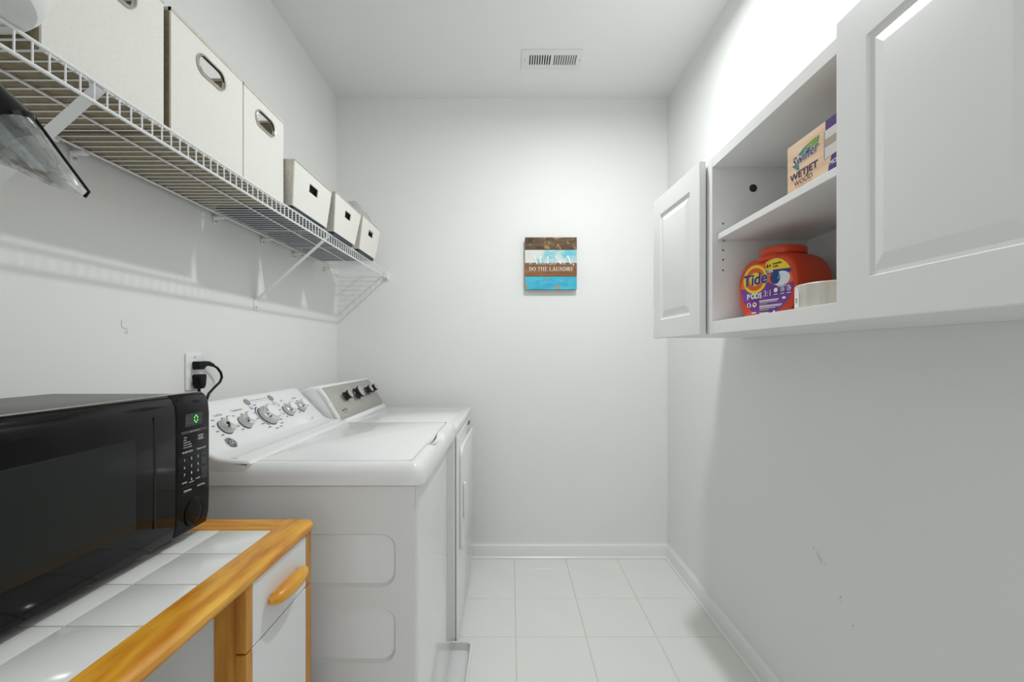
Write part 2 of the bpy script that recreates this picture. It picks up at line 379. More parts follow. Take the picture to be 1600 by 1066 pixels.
# ================================================================== FABRIC BINS
BZ = 1.7085
def stadium(a, b, l, h, n=10):
    r = h/2; o = []
    for i in range(n+1): t = -PI/2+PI*i/n; o.append((a+l/2-r+r*math.cos(t), b+r*math.sin(t)))
    for i in range(n+1): t = PI/2+PI*i/n; o.append((a-l/2+r+r*math.cos(t), b+r*math.sin(t)))
    return o
def big_bin(y0, y1, top, label, xf=-.75, xb=-1.022):
    w = y1-y0; h = top-BZ; T = .004
    t = thing('storage_bin', label, 'bin', ((xf+xb)/2, (y0+y1)/2, BZ), 'large linen bins on the wire shelf')
    hole = stadium(w*.5, h*.78, .098, .042)
    fr = part('front_panel', sheet([[(0, 0), (w, 0), (w, h), (0, h)], hole], lambda a, b: (xf, y0+a, BZ+b), lambda a, b: (xf-T, y0+a, BZ+b)), M_linen, t)
    g = [(xf+.0015, y0+a, BZ+b) for a, b in stadium(w*.5, h*.78, .101, .045)]
    gr = part('grommet', tube(g, .0048, 8, closed=True, flat=.7), M_nickel, t, 'oval satin nickel handle ring')
    part('back_panel', box(xb, xb+T, y0, y1, BZ, top), M_tan, t)
    for y in (y0, y1-T): part('side_panel', box(xb+T, xf-T, y, y+T, BZ, top), M_tan, t)
    part('base', box(xb+T, xf-T, y0+T, y1-T, BZ, BZ+T), M_tan, t)
    hm = None
    for bx in ((xf-.006, xf+.0015, y0, y1), (xb, xb+.006, y0, y1), (xb, xf, y0, y0+.006), (xb, xf, y1-.006, y1)): hm = box(bx[0], bx[1], bx[2]-.0005, bx[3]+.0005, top-.006, top+.002, 0, 1, hm)
    part('hem', hm, M_beige, t)
    return t
big_bin(.716, .968, 1.985, 'large cream linen storage bin nearest the white tub on the wire shelf')
big_bin(.989, 1.254, 1.987, 'large cream linen storage bin in the middle of the three tall ones')
big_bin(1.258, 1.478, 1.985, 'large cream linen storage bin beside the row of small low bins')
def small_bin(yb0, yb1, yt0, yt1, xb_, xt, top, label, holey=.5):
    t = thing('small_bin', label, 'bin', (-.87, (yb0+yb1)/2, BZ), 'small cream bins on the wire shelf')
    zb = BZ+.011; h = top-zb; xkb, xkt = -1.0, -1.02; T = .004
    L = lambda a, b, k: a+(b-a)*k
    def F(off): return lambda s, q: (L(xb_, xt, q)-off, L(L(yb0, yt0, q), L(yb1, yt1, q), s), zb+q*h)
    hw, hh = .036/(yt1-yt0), .015/h
    hole = [(holey-hw, .66-hh), (holey+hw, .66-hh), (holey+hw, .66+hh), (holey-hw, .66+hh)]
    part('front_panel', sheet([[(0, 0), (1, 0), (1, 1), (0, 1)], hole], F(0), F(T)), M_linen, t)
    G = lambda off: (lambda s, q: (L(xkb, xkt, q)+off, L(L(yb0, yt0, q), L(yb1, yt1, q), s), zb+q*h))
    part('back_panel', sheet([[(0, 0), (1, 0), (1, 1), (0, 1)]], G(0), G(T)), M_beige, t)
    for b0, b1, sg in ((yb0, yt0, 1), (yb1, yt1, -1)):
        K = lambda off: (lambda s, q: (L(L(xkb, xkt, q)+T, L(xb_, xt, q)-T, s), L(b0, b1, q)+off*sg, zb+q*h))
        part('side_panel', sheet([[(0, 0), (1, 0), (1, 1), (0, 1)]], K(0), K(T)), M_beige, t)
    part('base', box(xkb+.004, xb_-.006, yb0+.012, yb1-.012, BZ, zb+.003), M_navy, t, 'dark slate bin base')
    rim = [(xt+.001, yt0, top), (xt+.001, yt1, top), (xkt, yt1, top), (xkt, yt0, top)]
    part('hem', tube(rim, .0022, 6, closed=True), M_beige, t)
    return t
small_bin(1.502, 1.776, 1.486, 1.794, -.73, -.716, 1.866, 'small cream fabric bin beside the tall linen bins, first of three')
small_bin(1.826, 2.066, 1.802, 2.108, -.72, -.703, 1.872, 'small cream fabric bin between two other small bins')
small_bin(2.132, 2.378, 2.116, 2.392, -.72, -.696, 1.874, 'small cream fabric bin nearest the back wall with white cloth on top')
for k, (c0, c1, which) in enumerate(((1.52, 1.765, 'first small bin'), (1.845, 2.06, 'middle small bin'), (2.15, 2.362, 'farthest small bin'))):  # dark filling added to the small bins so their handle slots read black
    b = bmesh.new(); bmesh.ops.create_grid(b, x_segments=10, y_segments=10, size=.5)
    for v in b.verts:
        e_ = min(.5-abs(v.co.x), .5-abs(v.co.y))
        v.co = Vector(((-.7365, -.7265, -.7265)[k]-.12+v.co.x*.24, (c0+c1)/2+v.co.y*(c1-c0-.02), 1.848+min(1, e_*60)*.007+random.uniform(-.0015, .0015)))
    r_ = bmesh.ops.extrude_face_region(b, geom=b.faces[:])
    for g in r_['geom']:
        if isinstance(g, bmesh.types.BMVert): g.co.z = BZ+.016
    tag(part('dark_filling', b, mat('dark_filling_%d' % (k//2), (rgb(34, 34, 36), rgb(70, 54, 46))[k//2], .95, var=.3, vs=60, bump=.4, bs=150), ang=60), 'added dark filling behind the handle slot of the '+which, 'cloth', 'added dark fillings in the small bins')
# crumpled white cloth in the last bin
b = bmesh.new(); N = 14
for i in range(N+1):
    for j in range(N+1):
        u_, v_ = i/N, j/N; e_ = min(u_, 1-u_, v_, 1-v_)*4
        z = 1.872+.082*min(1, e_*1.6)**.6+.008*math.sin(9*u_+4*v_)+.006*math.sin(15*v_-6*u_)+random.uniform(-.002, .002)
        b.verts.new((-.97+.262*u_, 2.135+.17*v_, z))
b.verts.ensure_lookup_table()
for i in range(N):
    for j in range(N): b.faces.new([b.verts[k] for k in (i*(N+1)+j, (i+1)*(N+1)+j, (i+1)*(N+1)+j+1, i*(N+1)+j+1)])
bmesh.ops.solidify(b, geom=b.faces[:], thickness=.006)
tag(part('folded_cloth', b, mat('white_cloth', rgb(232, 232, 230), .95, bump=.4, bs=120), ang=80), 'crumpled white cloth bulging out of the farthest small bin', 'cloth')

# white tub at the near end of the shelf
tx, ty = -.778, .566
tub = thing('plastic_tub', 'white rounded plastic tub at the near end of the wire shelf', 'tub', (tx, ty, BZ))
part('body', lathe([(.001, 0), (.105, 0), (.124, .006), (.133, .018), (.138, .036), (.140, .07), (.141, .2), (.138, .205), (.136, .2), (.134, .06), (.11, .02), (.001, .02)], (tx, ty, BZ), (0, 0, 1), 48), M_plast, tub)
part('rim', tube([(tx+.140*math.cos(2*PI*i/40), ty+.140*math.sin(2*PI*i/40), BZ+.202) for i in range(40)], .005, 8, closed=True), M_plast, tub)

# hand vacuum hung under the shelf
M_clear = mat('clear_plastic', rgb(240, 244, 244), .06, trans=1.0)
hv = thing('hand_vacuum', 'black hand vacuum with a clear nozzle hanging under the wire shelf', 'vacuum', (-.70, .56, 1.6))
A = Vector((-.672, .580, 1.522)); ax = Vector((.046, .030, -.060)).normalized()
part('motor_body', lathe([(.001, -.16), (.03, -.155), (.04, -.12), (.043, -.02), (.044, .012), (.040, .018), (.001, .02)], A, ax, 28), M_black, hv)
uu, vv, nn = frame(ax)
b = bmesh.new(); rings = []
for (h, ra, rb, sl_) in ((.012, .043, .040, 0), (.03, .042, .036, .004), (.05, .040, .030, .012), (.07, .038, .024, .024), (.085, .037, .020, .03)):
    rings.append([b.verts.new(A+nn*(h+sl_*math.sin(2*PI*k/28))+uu*ra*math.cos(2*PI*k/28)+vv*rb*math.sin(2*PI*k/28)) for k in range(28)])
for P_, Q in zip(rings, rings[1:]):
    for k in range(28): b.faces.new((P_[k], P_[(k+1) % 28], Q[(k+1) % 28], Q[k]))
bmesh.ops.solidify(b, geom=b.faces[:], thickness=.0022)
nz = part('nozzle', b, M_clear, hv, 'clear plastic nozzle', 60)
part('rubber_lip', tube([A+nn*(h+sl_)+vv*(rb+.001) for h, rb, sl_ in ((.012, .040, 0), (.03, .036, .004), (.05, .030, .012), (.07, .024, .024), (.085, .020, .03))]+[A+nn*.118+vv*.012], .0022, 6), M_rubber, nz)
part('inner_ridge', tube([A+nn*.014+vv*.02, A+nn*.05+vv*.014, A+nn*.075+vv*.004], .0035, 6), M_clear, nz)
part('hanging_strap', tube([A-nn*.10+Vector((0, 0, .03)), (-.742, .47, 1.62), (-.738, .47, 1.676), (-.732, .47, 1.676), (-.734, .47, 1.62), A-nn*.09+Vector((.006, 0, .03))], .003, 6), M_rubber, hv)

# ================================================================== OUTLET, PLUGS
oy, oz = 1.457, 1.163
out = thing('wall_outlet', 'white double outlet plate on the left wall above the microwave', 'outlet', (XL, oy, oz))
part('plate', prism(rr(oy-.037, oy+.037, oz-.06, oz+.06, .006), 'x', XL, XL+.006, .002), M_plast, out)
for dz in (.021, -.021): part('socket', lathe([(.0165, 0), (.0165, .0022), (.001, .0024)], (XL+.006, oy, oz+dz), (1, 0, 0), 20), M_plast, out)
part('screw', lathe([(.003, 0), (.003, .0012), (.001, .002)], (XL+.006, oy, oz+.047), (1, 0, 0), 10), M_nickel, out)
zp = oz+.021
pc = thing('mains_cable', 'black power cable with an angled plug in the upper socket, looping behind the microwave', 'cable', (XL+.01, oy, zp))
part('plug', prism([(oy-.016, zp-.014), (oy+.012, zp-.014), (oy+.02, zp-.006), (oy+.026, zp-.005), (oy+.026, zp+.012), (oy-.016, zp+.012)], 'x', XL+.0085, XL+.032, .004), M_rubber, pc)
part('strain_relief', tube([(XL+.02, oy+.024, zp+.004), (XL+.021, oy+.045, zp+.004), (XL+.022, oy+.066, zp-.002)], [.0095, .008, .006], 10), M_rubber, pc)
part('cable', tube([(XL+.022, oy+.06, zp), (XL+.024, oy+.085, zp-.012), (XL+.025, oy+.103, zp-.03), (XL+.026, oy+.106, zp-.046), (XL+.028, oy+.092, zp-.062), (XL+.03, oy+.06, zp-.078), (XL+.032, oy+.03, zp-.095), (XL+.034, oy+.008, zp-.13), (XL+.034, oy-.02, zp-.24), (XL+.034, oy-.2, zp-.30)], .0042, 8), M_rubber, pc)
zp = oz-.021
pg = thing('power_plug', 'black ribbed plug pointing down in the lower socket behind the microwave', 'plug', (XL+.01, oy, zp))
part('plug', prism([(oy-.018, zp+.006), (oy-.014, zp+.012), (oy+.016, zp+.012), (oy+.02, zp+.006), (oy+.016, zp-.024), (oy+.009, zp-.034), (oy-.006, zp-.034), (oy-.013, zp-.024)], 'x', XL+.0085, XL+.034, .004), M_rubber, pg)
part('cable', tube([(XL+.02, oy, zp-.03), (XL+.022, oy, zp-.07), (XL+.026, oy-.02, zp-.16), (XL+.026, oy-.12, zp-.25)], .0045, 8), M_rubber, pg)

# ================================================================== KITCHEN CART
CT = .85; CX = -.44; CYF = 1.008; CYN = .05; CXB = -1.02
cart = thing('kitchen_cart', 'white and honey wood kitchen cart with a white tile counter top', 'cart', ((CX+CXB)/2, .53, 0))
front = prism([(CX-.064, CT), (CX-.012, CT), (CX-.006, CT-.002), (CX-.001, CT-.007), (CX, CT-.012), (CX-.001, CT-.018), (CX-.006, CT-.024), (CX-.064, CT-.024)], 'y', CYN, CYF)
# round the outer far corner in plan
for v in front.verts:
    if v.co.y > CYF-.001 and v.co.x > CX-.02: v.co.y -= .010*max(0, (v.co.x-(CX-.02))/.02)**2
part('front_edging', front, M_wood, cart)
M_woodx = mat('honey_wood_cross', rgb(200, 124, 34), .34, c2=rgb(230, 166, 60), vs=9, stretch=(.9, 6, 6), bump=.04, bs=60)
for y0, y1 in ((CYF-.06, CYF), (CYN, CYN+.06)): part('end_edging', box(CXB, CX-.0645, y0, y1, CT-.024, CT, .002, 1), M_woodx, cart)
part('back_edging', box(CXB, CXB+.03, CYN+.0605, CYF-.0605, CT-.024, CT, .002, 1), M_wood, cart)
bed = part('tile_bed', box(CXB+.03, CX-.0645, CYN+.0605, CYF-.0605, CT-.024, CT-.0025), M_cgrout, cart)
tw = .108; tp = None; ctx = [-.5052-.1095*k for k in range(5)]; cty = [.9465-.1108*k for k in range(8)]
for i, x1 in enumerate(ctx):
    x0 = max(x1-tw, CXB+.031)
    for j, y1 in enumerate(cty):
        y0 = max(y1-.1085, CYN+.0615)
        if x1-x0 < .01 or y1-y0 < .01: continue
        full = (i < 4 and j < 7)
        if full and tp: copy_at(tp, 'counter_tile', (x0-tp0[0], y0-tp0[1], 0), bed); continue
        o = part('counter_tile', box(x0, x1, y0, y1, CT-.006, CT-.0005, .0018, 2), M_ctile, bed)
        if full: tp = o; tp0 = (x0, y0)
# cabinet end at the far side
FX = -.447; y0, y1 = .757, 1.003
for nm, xa, xb2, m in (('post', -.506, -.4675, M_woodv),):
    for y in (.762, .962): part(nm, box(xa, xb2, y, y+.038, 0, CT-.0245, .002, 1), m, cart)
    part(nm, box(xa, xb2, .06, .098, 0, CT-.0245, .002, 1), m, cart)
for y in (.768, .984): part('side_panel', box(CXB+.005, -.507, y, y+.016, .03, CT-.0245), M_lam, cart)
part('back_panel', box(CXB, CXB+.005, CYN+.01, 1.0, .03, CT-.0245), M_lam, cart)
part('near_side_panel', box(CXB+.005, -.507, CYN+.02, CYN+.036, .03, CT-.0245), M_lam, cart)
part('bottom_shelf', box(CXB+.006, -.507, CYN+.037, .767, .10, .118), M_lam, cart)
def cart_front(nm, z0, z1, mid=True):
    p = part(nm, box(FX-.019, FX, y0+.0195, y1-.0255, z0, z1, .0008, 1), M_lam, cart)
    for a, c in ((y0, y0+.019), (y1-.025, y1)): part('end_strip', box(FX-.019, FX+.0003, a, c, z0, z1, .0012, 1), M_woodv, p)
    return p
dr = cart_front('drawer', .7145, CT-.0250)
dd = cart_front('door', .06, .7115)
# wooden bar pull
hb = bmesh.new(); pts = []
for i in range(15):
    t = i/14; pts.append((FX+.006+.013*math.sin(PI*min(1, max(0, t)))**.45, .818+.128*t, .769))
r = [.006+.0085*(math.sin(PI*i/14)**.4 if 0 < i < 14 else 0) for i in range(15)]
h_ = part('handle', tube(pts, r, 12), M_wood, dr, 'rounded honey wood pull', 60)
part('standoff', box(FX, FX+.012, .835, .93, .762, .776, .003), M_wood, h_)

# ================================================================== MICROWAVE
MX = -.64; MY0, MY1 = .462, .953; MZ0, MZ1 = .862, 1.142
mw = thing('microwave', 'black countertop microwave with a green lit display standing on the cart', 'microwave', (-.8, .7, CT))
part('housing', box(-.96, MX-.022, MY0+.012, MY1-.014, MZ0+.008, MZ1-.003, .006, 2), mat('microwave_shell', rgb(46, 46, 45), .32, bump=.06, bs=500), mw)
for x in (-.93, -.70):
    for y in (.50, .90): part('foot', lathe([(.012, 0), (.013, .008), (.012, .0205)], (x, y, CT-.0004), (0, 0, 1), 14), M_rubber, mw)
YD = .857
def mw_front(nm, ya, yb, ra, holes=()):
    prof = [(MX-.026, MZ0+.010), (MX-.018, MZ0), (MX-.006, MZ0+.006), (MX-.0012, MZ0+.03), (MX, MZ0+.07), (MX, MZ1-.045), (MX-.002, MZ1-.022), (MX-.008, MZ1-.007), (MX-.016, MZ1), (MX-.026, MZ1)]
    return part(nm, prism(prof, 'y', ya, yb, ra, 3), M_black, mw, ang=40)
door = mw_front('door', MY0, YD-.0008, .0015)
ctl = mw_front('control_panel', YD+.0008, MY1, .004)
part('top_highlight', box(MX-.026, MX-.020, MY0+.004, MY1-.008, MZ1-.001, MZ1+.0015, .0007, 1), M_nickel, mw)  # bright strip put in as the highlight along the front top edge
# door glass with the perforated screen window
part('window', box(MX-.001, MX+.0008, .505, .7648, .9215, 1.0765, .0006, 1), M_glass, door, 'grey tinted see-through window')
part('groove', box(MX-.001, MX+.0005, .8035, .8085, .908, 1.1085), mat('deep_black', rgb(3, 3, 3), .6), door)
mp_ = Plane((MX, YD, MZ0), (0, 1, 0), (0, 0, 1), .0005)
b = bmesh.new(); mp_.rect(b, .0232, .0725, .2159, .2408); printed('display', b, mat('display_glass', rgb(44, 48, 56), .1), ctl)
b = bmesh.new()
def seven(pl, bm, a, b_, w, h, t, segs, hh):
    P7 = {'a': (a+t, b_+h, a+w-t, b_+h), 'g': (a+t, b_+h/2, a+w-t, b_+h/2), 'd': (a+t, b_, a+w-t, b_), 'f': (a, b_+h-t, a, b_+h/2+t*.6), 'b': (a+w, b_+h-t, a+w, b_+h/2+t*.6), 'e': (a, b_+h/2-t*.6, a, b_+t), 'c': (a+w, b_+h/2-t*.6, a+w, b_+t)}
    for s in segs: pl.line(bm, *P7[s], t, hh)
seven(mp_, b, .0490, .2222, .0085, .013, .0022, 'abcdef', .0004)
printed('display_digit', b, mat('green_led', rgb(90, 235, 80), .5, emit=1.2), ctl, 'lit green zero')
b = bmesh.new()
for a in (.0285, .0385): seven(mp_, b, a, .2222, .0075, .013, .0012, 'abcdefg', .0004)
mp_.line(b, .0262, .2222, .0262, .2352, .0010, .0004)
printed('display_segments', b, mat('dim_segment', rgb(86, 92, 98), .4), ctl)
b = bmesh.new(); mp_.rect(b, .0129, .0862, .2026, .2078); printed('button_bar', b, mat('panel_grey', rgb(62, 64, 66), .4), ctl)
b = bmesh.new()
mp_.text(b, 'EASY COOK MENU', .0495, .2038, .0024, h=.0004, sx=.9)
for k, t in enumerate(('1 Bread', '2 Pasta', '3 Baked Potato', '4 Fresh Vegetable', '5 Frozen Vegetable')): mp_.text(b, t, .0185, .1942-.0049*k, .0025, 'LEFT', shear=.0, bold=.03, sx=.85)
mp_.text(b, 'AUTO', .0672, .1908, .0042, bold=.04, sx=.9); mp_.text(b, 'COOK', .0672, .1848, .0042, bold=.04, sx=.9)
mp_.text(b, 'FROZEN PIZZA', .0300, .1648, .0032, bold=.04, sx=.95); mp_.text(b, 'DINNER PLATE', .0690, .1646, .0030, bold=.03, sx=.92)
for r_ in range(3):
    for c_ in range(3): mp_.text(b, str(3*r_+c_+1), (.0214, .0408, .0592)[c_], (.1490, .1340, .1200)[r_], .0050, bold=.05)
mp_.text(b, '0', .0408, .1072, .0050, bold=.05); mp_.line(b, .0335, .1042, .0478, .1042, .0012)
mp_.text(b, 'POWER', .0214, .1056, .0030, bold=.04, sx=.9); mp_.text(b, 'CLOCK', .0592, .1056, .0030, bold=.04, sx=.9)
for k, t in enumerate(('REPEAT', 'MEMORY', 'KITCHEN')): mp_.text(b, t, .0775, (.1468, .1282, .1084)[k], .0026, bold=.03, sx=.82)
mp_.text(b, 'STOP/Clear', .0301, .0880, .0036, bold=.05, sx=.85); mp_.text(b, 'START/+30sec', .0682, .0893, .0034, bold=.05, sx=.75)
printed('keypad_print', b, mat('panel_print', rgb(206, 210, 214), .5), ctl)
b = bmesh.new(); mp_.arc(b, .0672, .1895, .0118, .0125, 0, 360)
mp_.rect(b, .0135, .0475, .0972, .0978); mp_.rect(b, .0135, .0475, .0842, .0848)
printed('button_outline', b, mat('dim_red', rgb(96, 52, 52), .5), ctl)
b = bmesh.new(); mp_.rect(b, .0690, .0862, .1030, .1570); printed('side_buttons', b, mat('panel_grey_dark', rgb(48, 51, 58), .4), ctl)
bpy.context.view_layer.update()
b = bmesh.new()
for zz in (.1590, .1610, .1435, .1290, .1150): mp_.rect(b, .0135, .066, zz, zz+.0004)
for aa in (.0310, .0500): mp_.rect(b, aa, aa+.0004, .115, .159)
printed('key_lines', b, mat('key_line', rgb(40, 43, 45), .5), ctl)
part('door_button', lathe([(.029, -.002), (.029, .001), (.0275, .0018), (.026, .0012), (.0245, .0016), (.015, .0028), (.001, .0032)], (MX-.0002, YD+.0475, MZ0+.042), (1, 0, 0), 40, su=.86), M_black, ctl)

# ================================================================== WASHER
WX, WXB, WY0, WY1 = -.237, -.93, 1.135, 1.828
M_panp = mat('pan_plastic', rgb(232, 232, 231), .35)
pan = thing('drain_pan', 'white plastic drain pan on the floor under the washer', 'pan', (-.57, 1.465, 0))
px0, px1, py0, py1 = -.985, -.158, 1.09, 1.840
rings = [(0, 0), (0, .036), (-.003, .038), (.004, .040), (.0065, .038), (.0075, .006), (.03, .0045)]
b = bmesh.new(); L = []
for ins, z in rings: L.append([b.verts.new((x, y, z)) for x, y in rr(px0+ins, px1-ins, py0+ins, py1-ins, .02, 5)])
for P_, Q in zip(L, L[1:]):
    for k in range(len(P_)): b.faces.new((P_[k], P_[(k+1) % len(P_)], Q[(k+1) % len(P_)], Q[k]))
b.faces.new(L[-1]); b.faces.new(L[0][::-1])
part('tray', b, M_panp, pan)
ws = thing('washing_machine', 'white top load washing machine with a row of chrome ringed knobs', 'washer', ((WX+WXB)/2, (WY0+WY1)/2, .0045))
part('body', prism(rr(WXB, WX, WY0+.0100, WY1, .018, 5), 'z', .03, .8875), M_app, ws)
for x in (WXB+.05, WX-.06):
    for y in (WY0+.07, WY1-.06): part('foot', lathe([(.02, 0), (.022, .01), (.014, .014), (.014, .03)], (x, y, .0046), (0, 0, 1), 14), M_rubber, ws)
ol = [(WXB+.004, .032), (WX-.006, .032), (WX-.006, .886), (WXB+.004, .886)]
hs = [rr(-.875, -.292, z0, z1, .035, 6) for z0, z1 in ((.630, .765), (.437, .576), (.245, .383))]
def bk(x, z):
    for z0, z1 in ((.630, .765), (.437, .576), (.245, .383)):
        if z0-.001 <= z <= z1+.001 and -.876 < x < -.291:
            cx_, cz_ = -.5835, (z0+z1)/2
            return (cx_+(x-cx_)*(.2915-.006)/.2915, WY0+.0105, cz_+(z-cz_)*((z1-z0)/2-.006)/((z1-z0)/2))
    return (x, WY0+.0105, z)
part('side_panel', sheet([ol]+hs, lambda x, z: (x, WY0, z), bk), M_appm, ws)
# rounded rim around the lid, with the finger scoop at its front
b = bmesh.new(); L = []
rp = [(.004, .8885), (0, .8895), (0, .905), (.0035, .922), (.011, .936), (.022, .943), (.0345, .9445), (.0345, .926)]
for ip, (ins, z) in enumerate(rp):
    x0_, x1_, y0_, y1_ = WXB+ins, -.221-ins, 1.127+ins, 1.834-ins
    base = rr(x0_, x1_, y0_, y1_, max(.004, .030-ins*.7), 6)
    out_ = []
    for k in range(len(base)):
        p, q = base[k], base[(k+1) % len(base)]
        m_ = 24 if k % 7 == 6 else 1
        for t in range(m_): out_.append((p[0]+(q[0]-p[0])*t/m_, p[1]+(q[1]-p[1])*t/m_))
    vs_ = []
    for x, y in out_:
        zz = z
        if x > x1_-.002 and ip >= 4:
            g = max(0, 1-((y-1.475)/.085)**2); zz -= (0, 0, 0, 0, .006, .017, .020, .004)[ip]*g**.6 if g > 0 else 0
        vs_.append(b.verts.new((x, y, zz)))
    L.append(vs_)
for P_, Q in zip(L, L[1:]):
    n_ = len(P_)
    for k in range(n_): b.faces.new((P_[k], P_[(k+1) % n_], Q[(k+1) % n_], Q[k]))
b.faces.new(L[0][::-1]); b.faces.new(L[-1])
part('top_rim', b, M_app, ws, ang=50)
lid = part('lid', prism(rr(-.690, -.2578, 1.1635, 1.7995, .022, 6), 'z', .932, .9455, .003, 2), M_app, ws)
# console
cp = [(-.684, .9065), (-.668, .922), (-.6555, .9435), (-.660, .9490), (-.675, .9515), (-.705, .9530), (-.730, .9560), (-.748, .9600), (-.763, .9691), (-.860, 1.0683), (-.867, 1.0765), (-.876, 1.0815), (-.890, 1.080), (-.928, 1.045), (-.928, .948), (-.85, .946), (-.80, .944), (-.762, .929), (-.735, .911), (-.71, .9065)]
con = part('console', prism(cp, 'y', WY0-.004, WY1, .010, 3), M_plast, ws, ang=40)
part('console_base', box(-.928, -.70, WY0+.012, WY1-.012, .935, .955), M_appm, ws)
cvd = Vector((-.088, 0, .090)).normalized(); O0 = Vector((-.760, WY0, .966))
wp = Plane(O0, (0, 1, 0), cvd, .0003); wn = wp.n
def knob_w(s, t, r):
    O = O0+Vector((0, s, 0))+cvd*t
    k = part('knob', lathe([(r, .0022), (r, .013), (r*.96, .0155), (r*.84, .0175)], O, wn, 28), mat('silver_plastic', rgb(205, 205, 204), .3, metal=.35), con)
    part('knob_foot_shade', lathe([(r*1.06, 0), (r*1.04, .0024), (.001, .0024)], O, wn, 28), mat('knob_shadow_ring', rgb(72, 73, 75), .5), k)  # dark ring round the knob's foot, shade put into its colour
    part('chrome_ring', lathe([(r*.86, .0175), (r*.84, .027), (r*.79, .0295), (r*.70, .0302)], O, wn, 28), M_chrome, k)
    part('knob_cap', lathe([(r*.70, .0300), (r*.66, .0310), (.001, .0314)], O, wn, 28), M_plast, k)
    rd = (Vector((0, -.86, 0))-cvd*.5).normalized()
    part('pointer', tube([O+wn*.0185+rd*r*.82, O+wn*.0255+rd*r*.86], .0024, 8), M_inkd, k)
KW = [(.130, .0660, .0235), (.222, .0655, .0230), (.350, .0670, .0360), (.486, .0665, .0235), (.582, .0690, .0225)]
for k in KW: knob_w(*k)
for s, t in ((.316, .1360), (.456, .1350)): part('push_button', lathe([(.0125, 0), (.0125, .003), (.010, .0045), (.001, .005)], O0+Vector((0, s, 0))+cvd*t, wn, 20), mat('grey_button', rgb(150, 150, 150), .35), con)
b = bmesh.new()
wp.text(b, 'Load Size', .146, .1080, .0085, sx=.8); wp.text(b, 'Temperature', .238, .1120, .0085, sx=.85)
wp.text(b, 'Soil', .506, .1120, .0080); wp.text(b, 'Options', .600, .1120, .0080, sx=.85)
wp.text(b, 'Start', .312, .1130, .0065); wp.text(b, 'Fabric', .452, .1130, .0060); wp.text(b, 'Softener', .452, .1048, .0060)
for k in range(6):
    wp.rect(b, .342+.016*k, .352+.016*k, .1385, .1412); wp.rect(b, .344+.016*k, .349+.016*k, .1310, .1335)
for i, (kx, ky, kr) in enumerate(KW):
    angs = (160, 190, 215, 120, 60) if i != 2 else (100, 130, 155, 180, 205, 230, 262, 290, 312, 332, 350)
    for a in angs:
        rr0 = kr+(.0135 if i != 2 else .018); x_, y_ = kx+rr0*1.1*math.cos(math.radians(a)), ky+rr0*math.sin(math.radians(a)); w_ = .006 if i != 2 else .0095
        wp.rect(b, x_-w_, x_+w_, y_-.0016, y_+.0016)
wp.rect(b, .580, .600, .006, .008); wp.rect(b, .596, .606, .012, .014)
printed('console_print', b, M_ink, con)['kind'] = 'stuff'
kx, ky, kr = KW[2]
b = bmesh.new(); wp.arc(b, kx, ky, kr+.0062, kr+.0098, 165, 232); printed('dial_arc', b, M_inkd, con)
b = bmesh.new(); wp.arc(b, kx, ky, kr+.0062, kr+.0112, 104, 162); printed('dial_arc', b, mat('blue_ink', rgb(48, 96, 160), .5), con, 'blue dial marking')
BO = O0+Vector((0, .098, 0))+cvd*.014
bd = part('badge', lathe([(.0195, 0), (.0195, .0018), (.018, .003), (.0165, .0024), (.001, .0024)], BO, wn, 32), M_chrome, con, 'round chrome maker badge')
bp = Plane(BO+wn*.0024, (0, 1, 0), cvd, .0003); b = bmesh.new(); bp.disc(b, 0, 0, .0160); printed('badge_field', b, mat('badge_grey', rgb(78, 78, 78), .35), bd)
b = bmesh.new(); bp.text(b, 'GE', 0, -.0062, .0125, shear=.25, h=.0003, bold=.01, sx=.95)
bp.arc(b, 0, 0, .0128, .0140, 20, 70, .0003); bp.arc(b, 0, 0, .0128, .0140, 110, 160, .0003); bp.arc(b, 0, 0, .0128, .0140, 200, 250, .0003); bp.arc(b, 0, 0, .0128, .0140, 290, 340, .0003)
printed('badge_lettering', b, mat('badge_ink', rgb(205, 205, 205), .4), bd)

# ================================================================== DRYER
DX, DXB, DY0, DY1, DZ = -.2215, -.95, 1.846, 2.535, .917
dry = thing('clothes_dryer', 'white clothes dryer with a brushed steel console beside the back wall', 'dryer', ((DX+DXB)/2, (DY0+DY1)/2, 0))
part('body', prism(rr(DXB, DX-.006, DY0+.004, DY1-.004, .012, 4), 'z', .012, DZ-.035), M_app, dry)
for x in (DXB+.06, DX-.07):
    for y in (DY0+.07, DY1-.07): part('foot', lathe([(.02, 0), (.022, .008), (.014, .012)], (x, y, 0), (0, 0, 1), 14), M_rubber, dry)
part('top', prism(rr(DXB, DX-.002, DY0, DY1, .012, 4), 'z', DZ-.035, DZ, .006, 3), M_app, dry)
part('top_recess', box(-.69, DX-.045, DY0+.03, DY1-.03, DZ-.001, DZ+.0022, .0016, 2), M_app, dry)
# front with door
part('front_panel', prism(rr(DY0+.004, DY1-.004, .02, DZ-.037, .010, 4), 'x', DX-.0055, DX, .003, 2), M_app, dry)
dd_ = part('door', prism(rr(DY0+.085, DY1-.04, .36, .815, .045, 8), 'x', DX+.0004, DX+.014, .005, 3), M_app, dry)
part('door_handle', prism(rr(DY0+.105, DY0+.135, .50, .66, .012, 5), 'x', DX+.0145, DX+.026, .005, 3), M_app, dd_)
for z in (.44, .72): part('hinge_cover', box(DX+.0004, DX+.006, DY1-.036, DY1-.026, z-.035, z+.035, .002, 1), M_nickel, dry)
part('latch_badge', box(DX, DX+.002, DY1-.17, DY1-.13, .842, .862, .0008, 1), M_gap, dry)
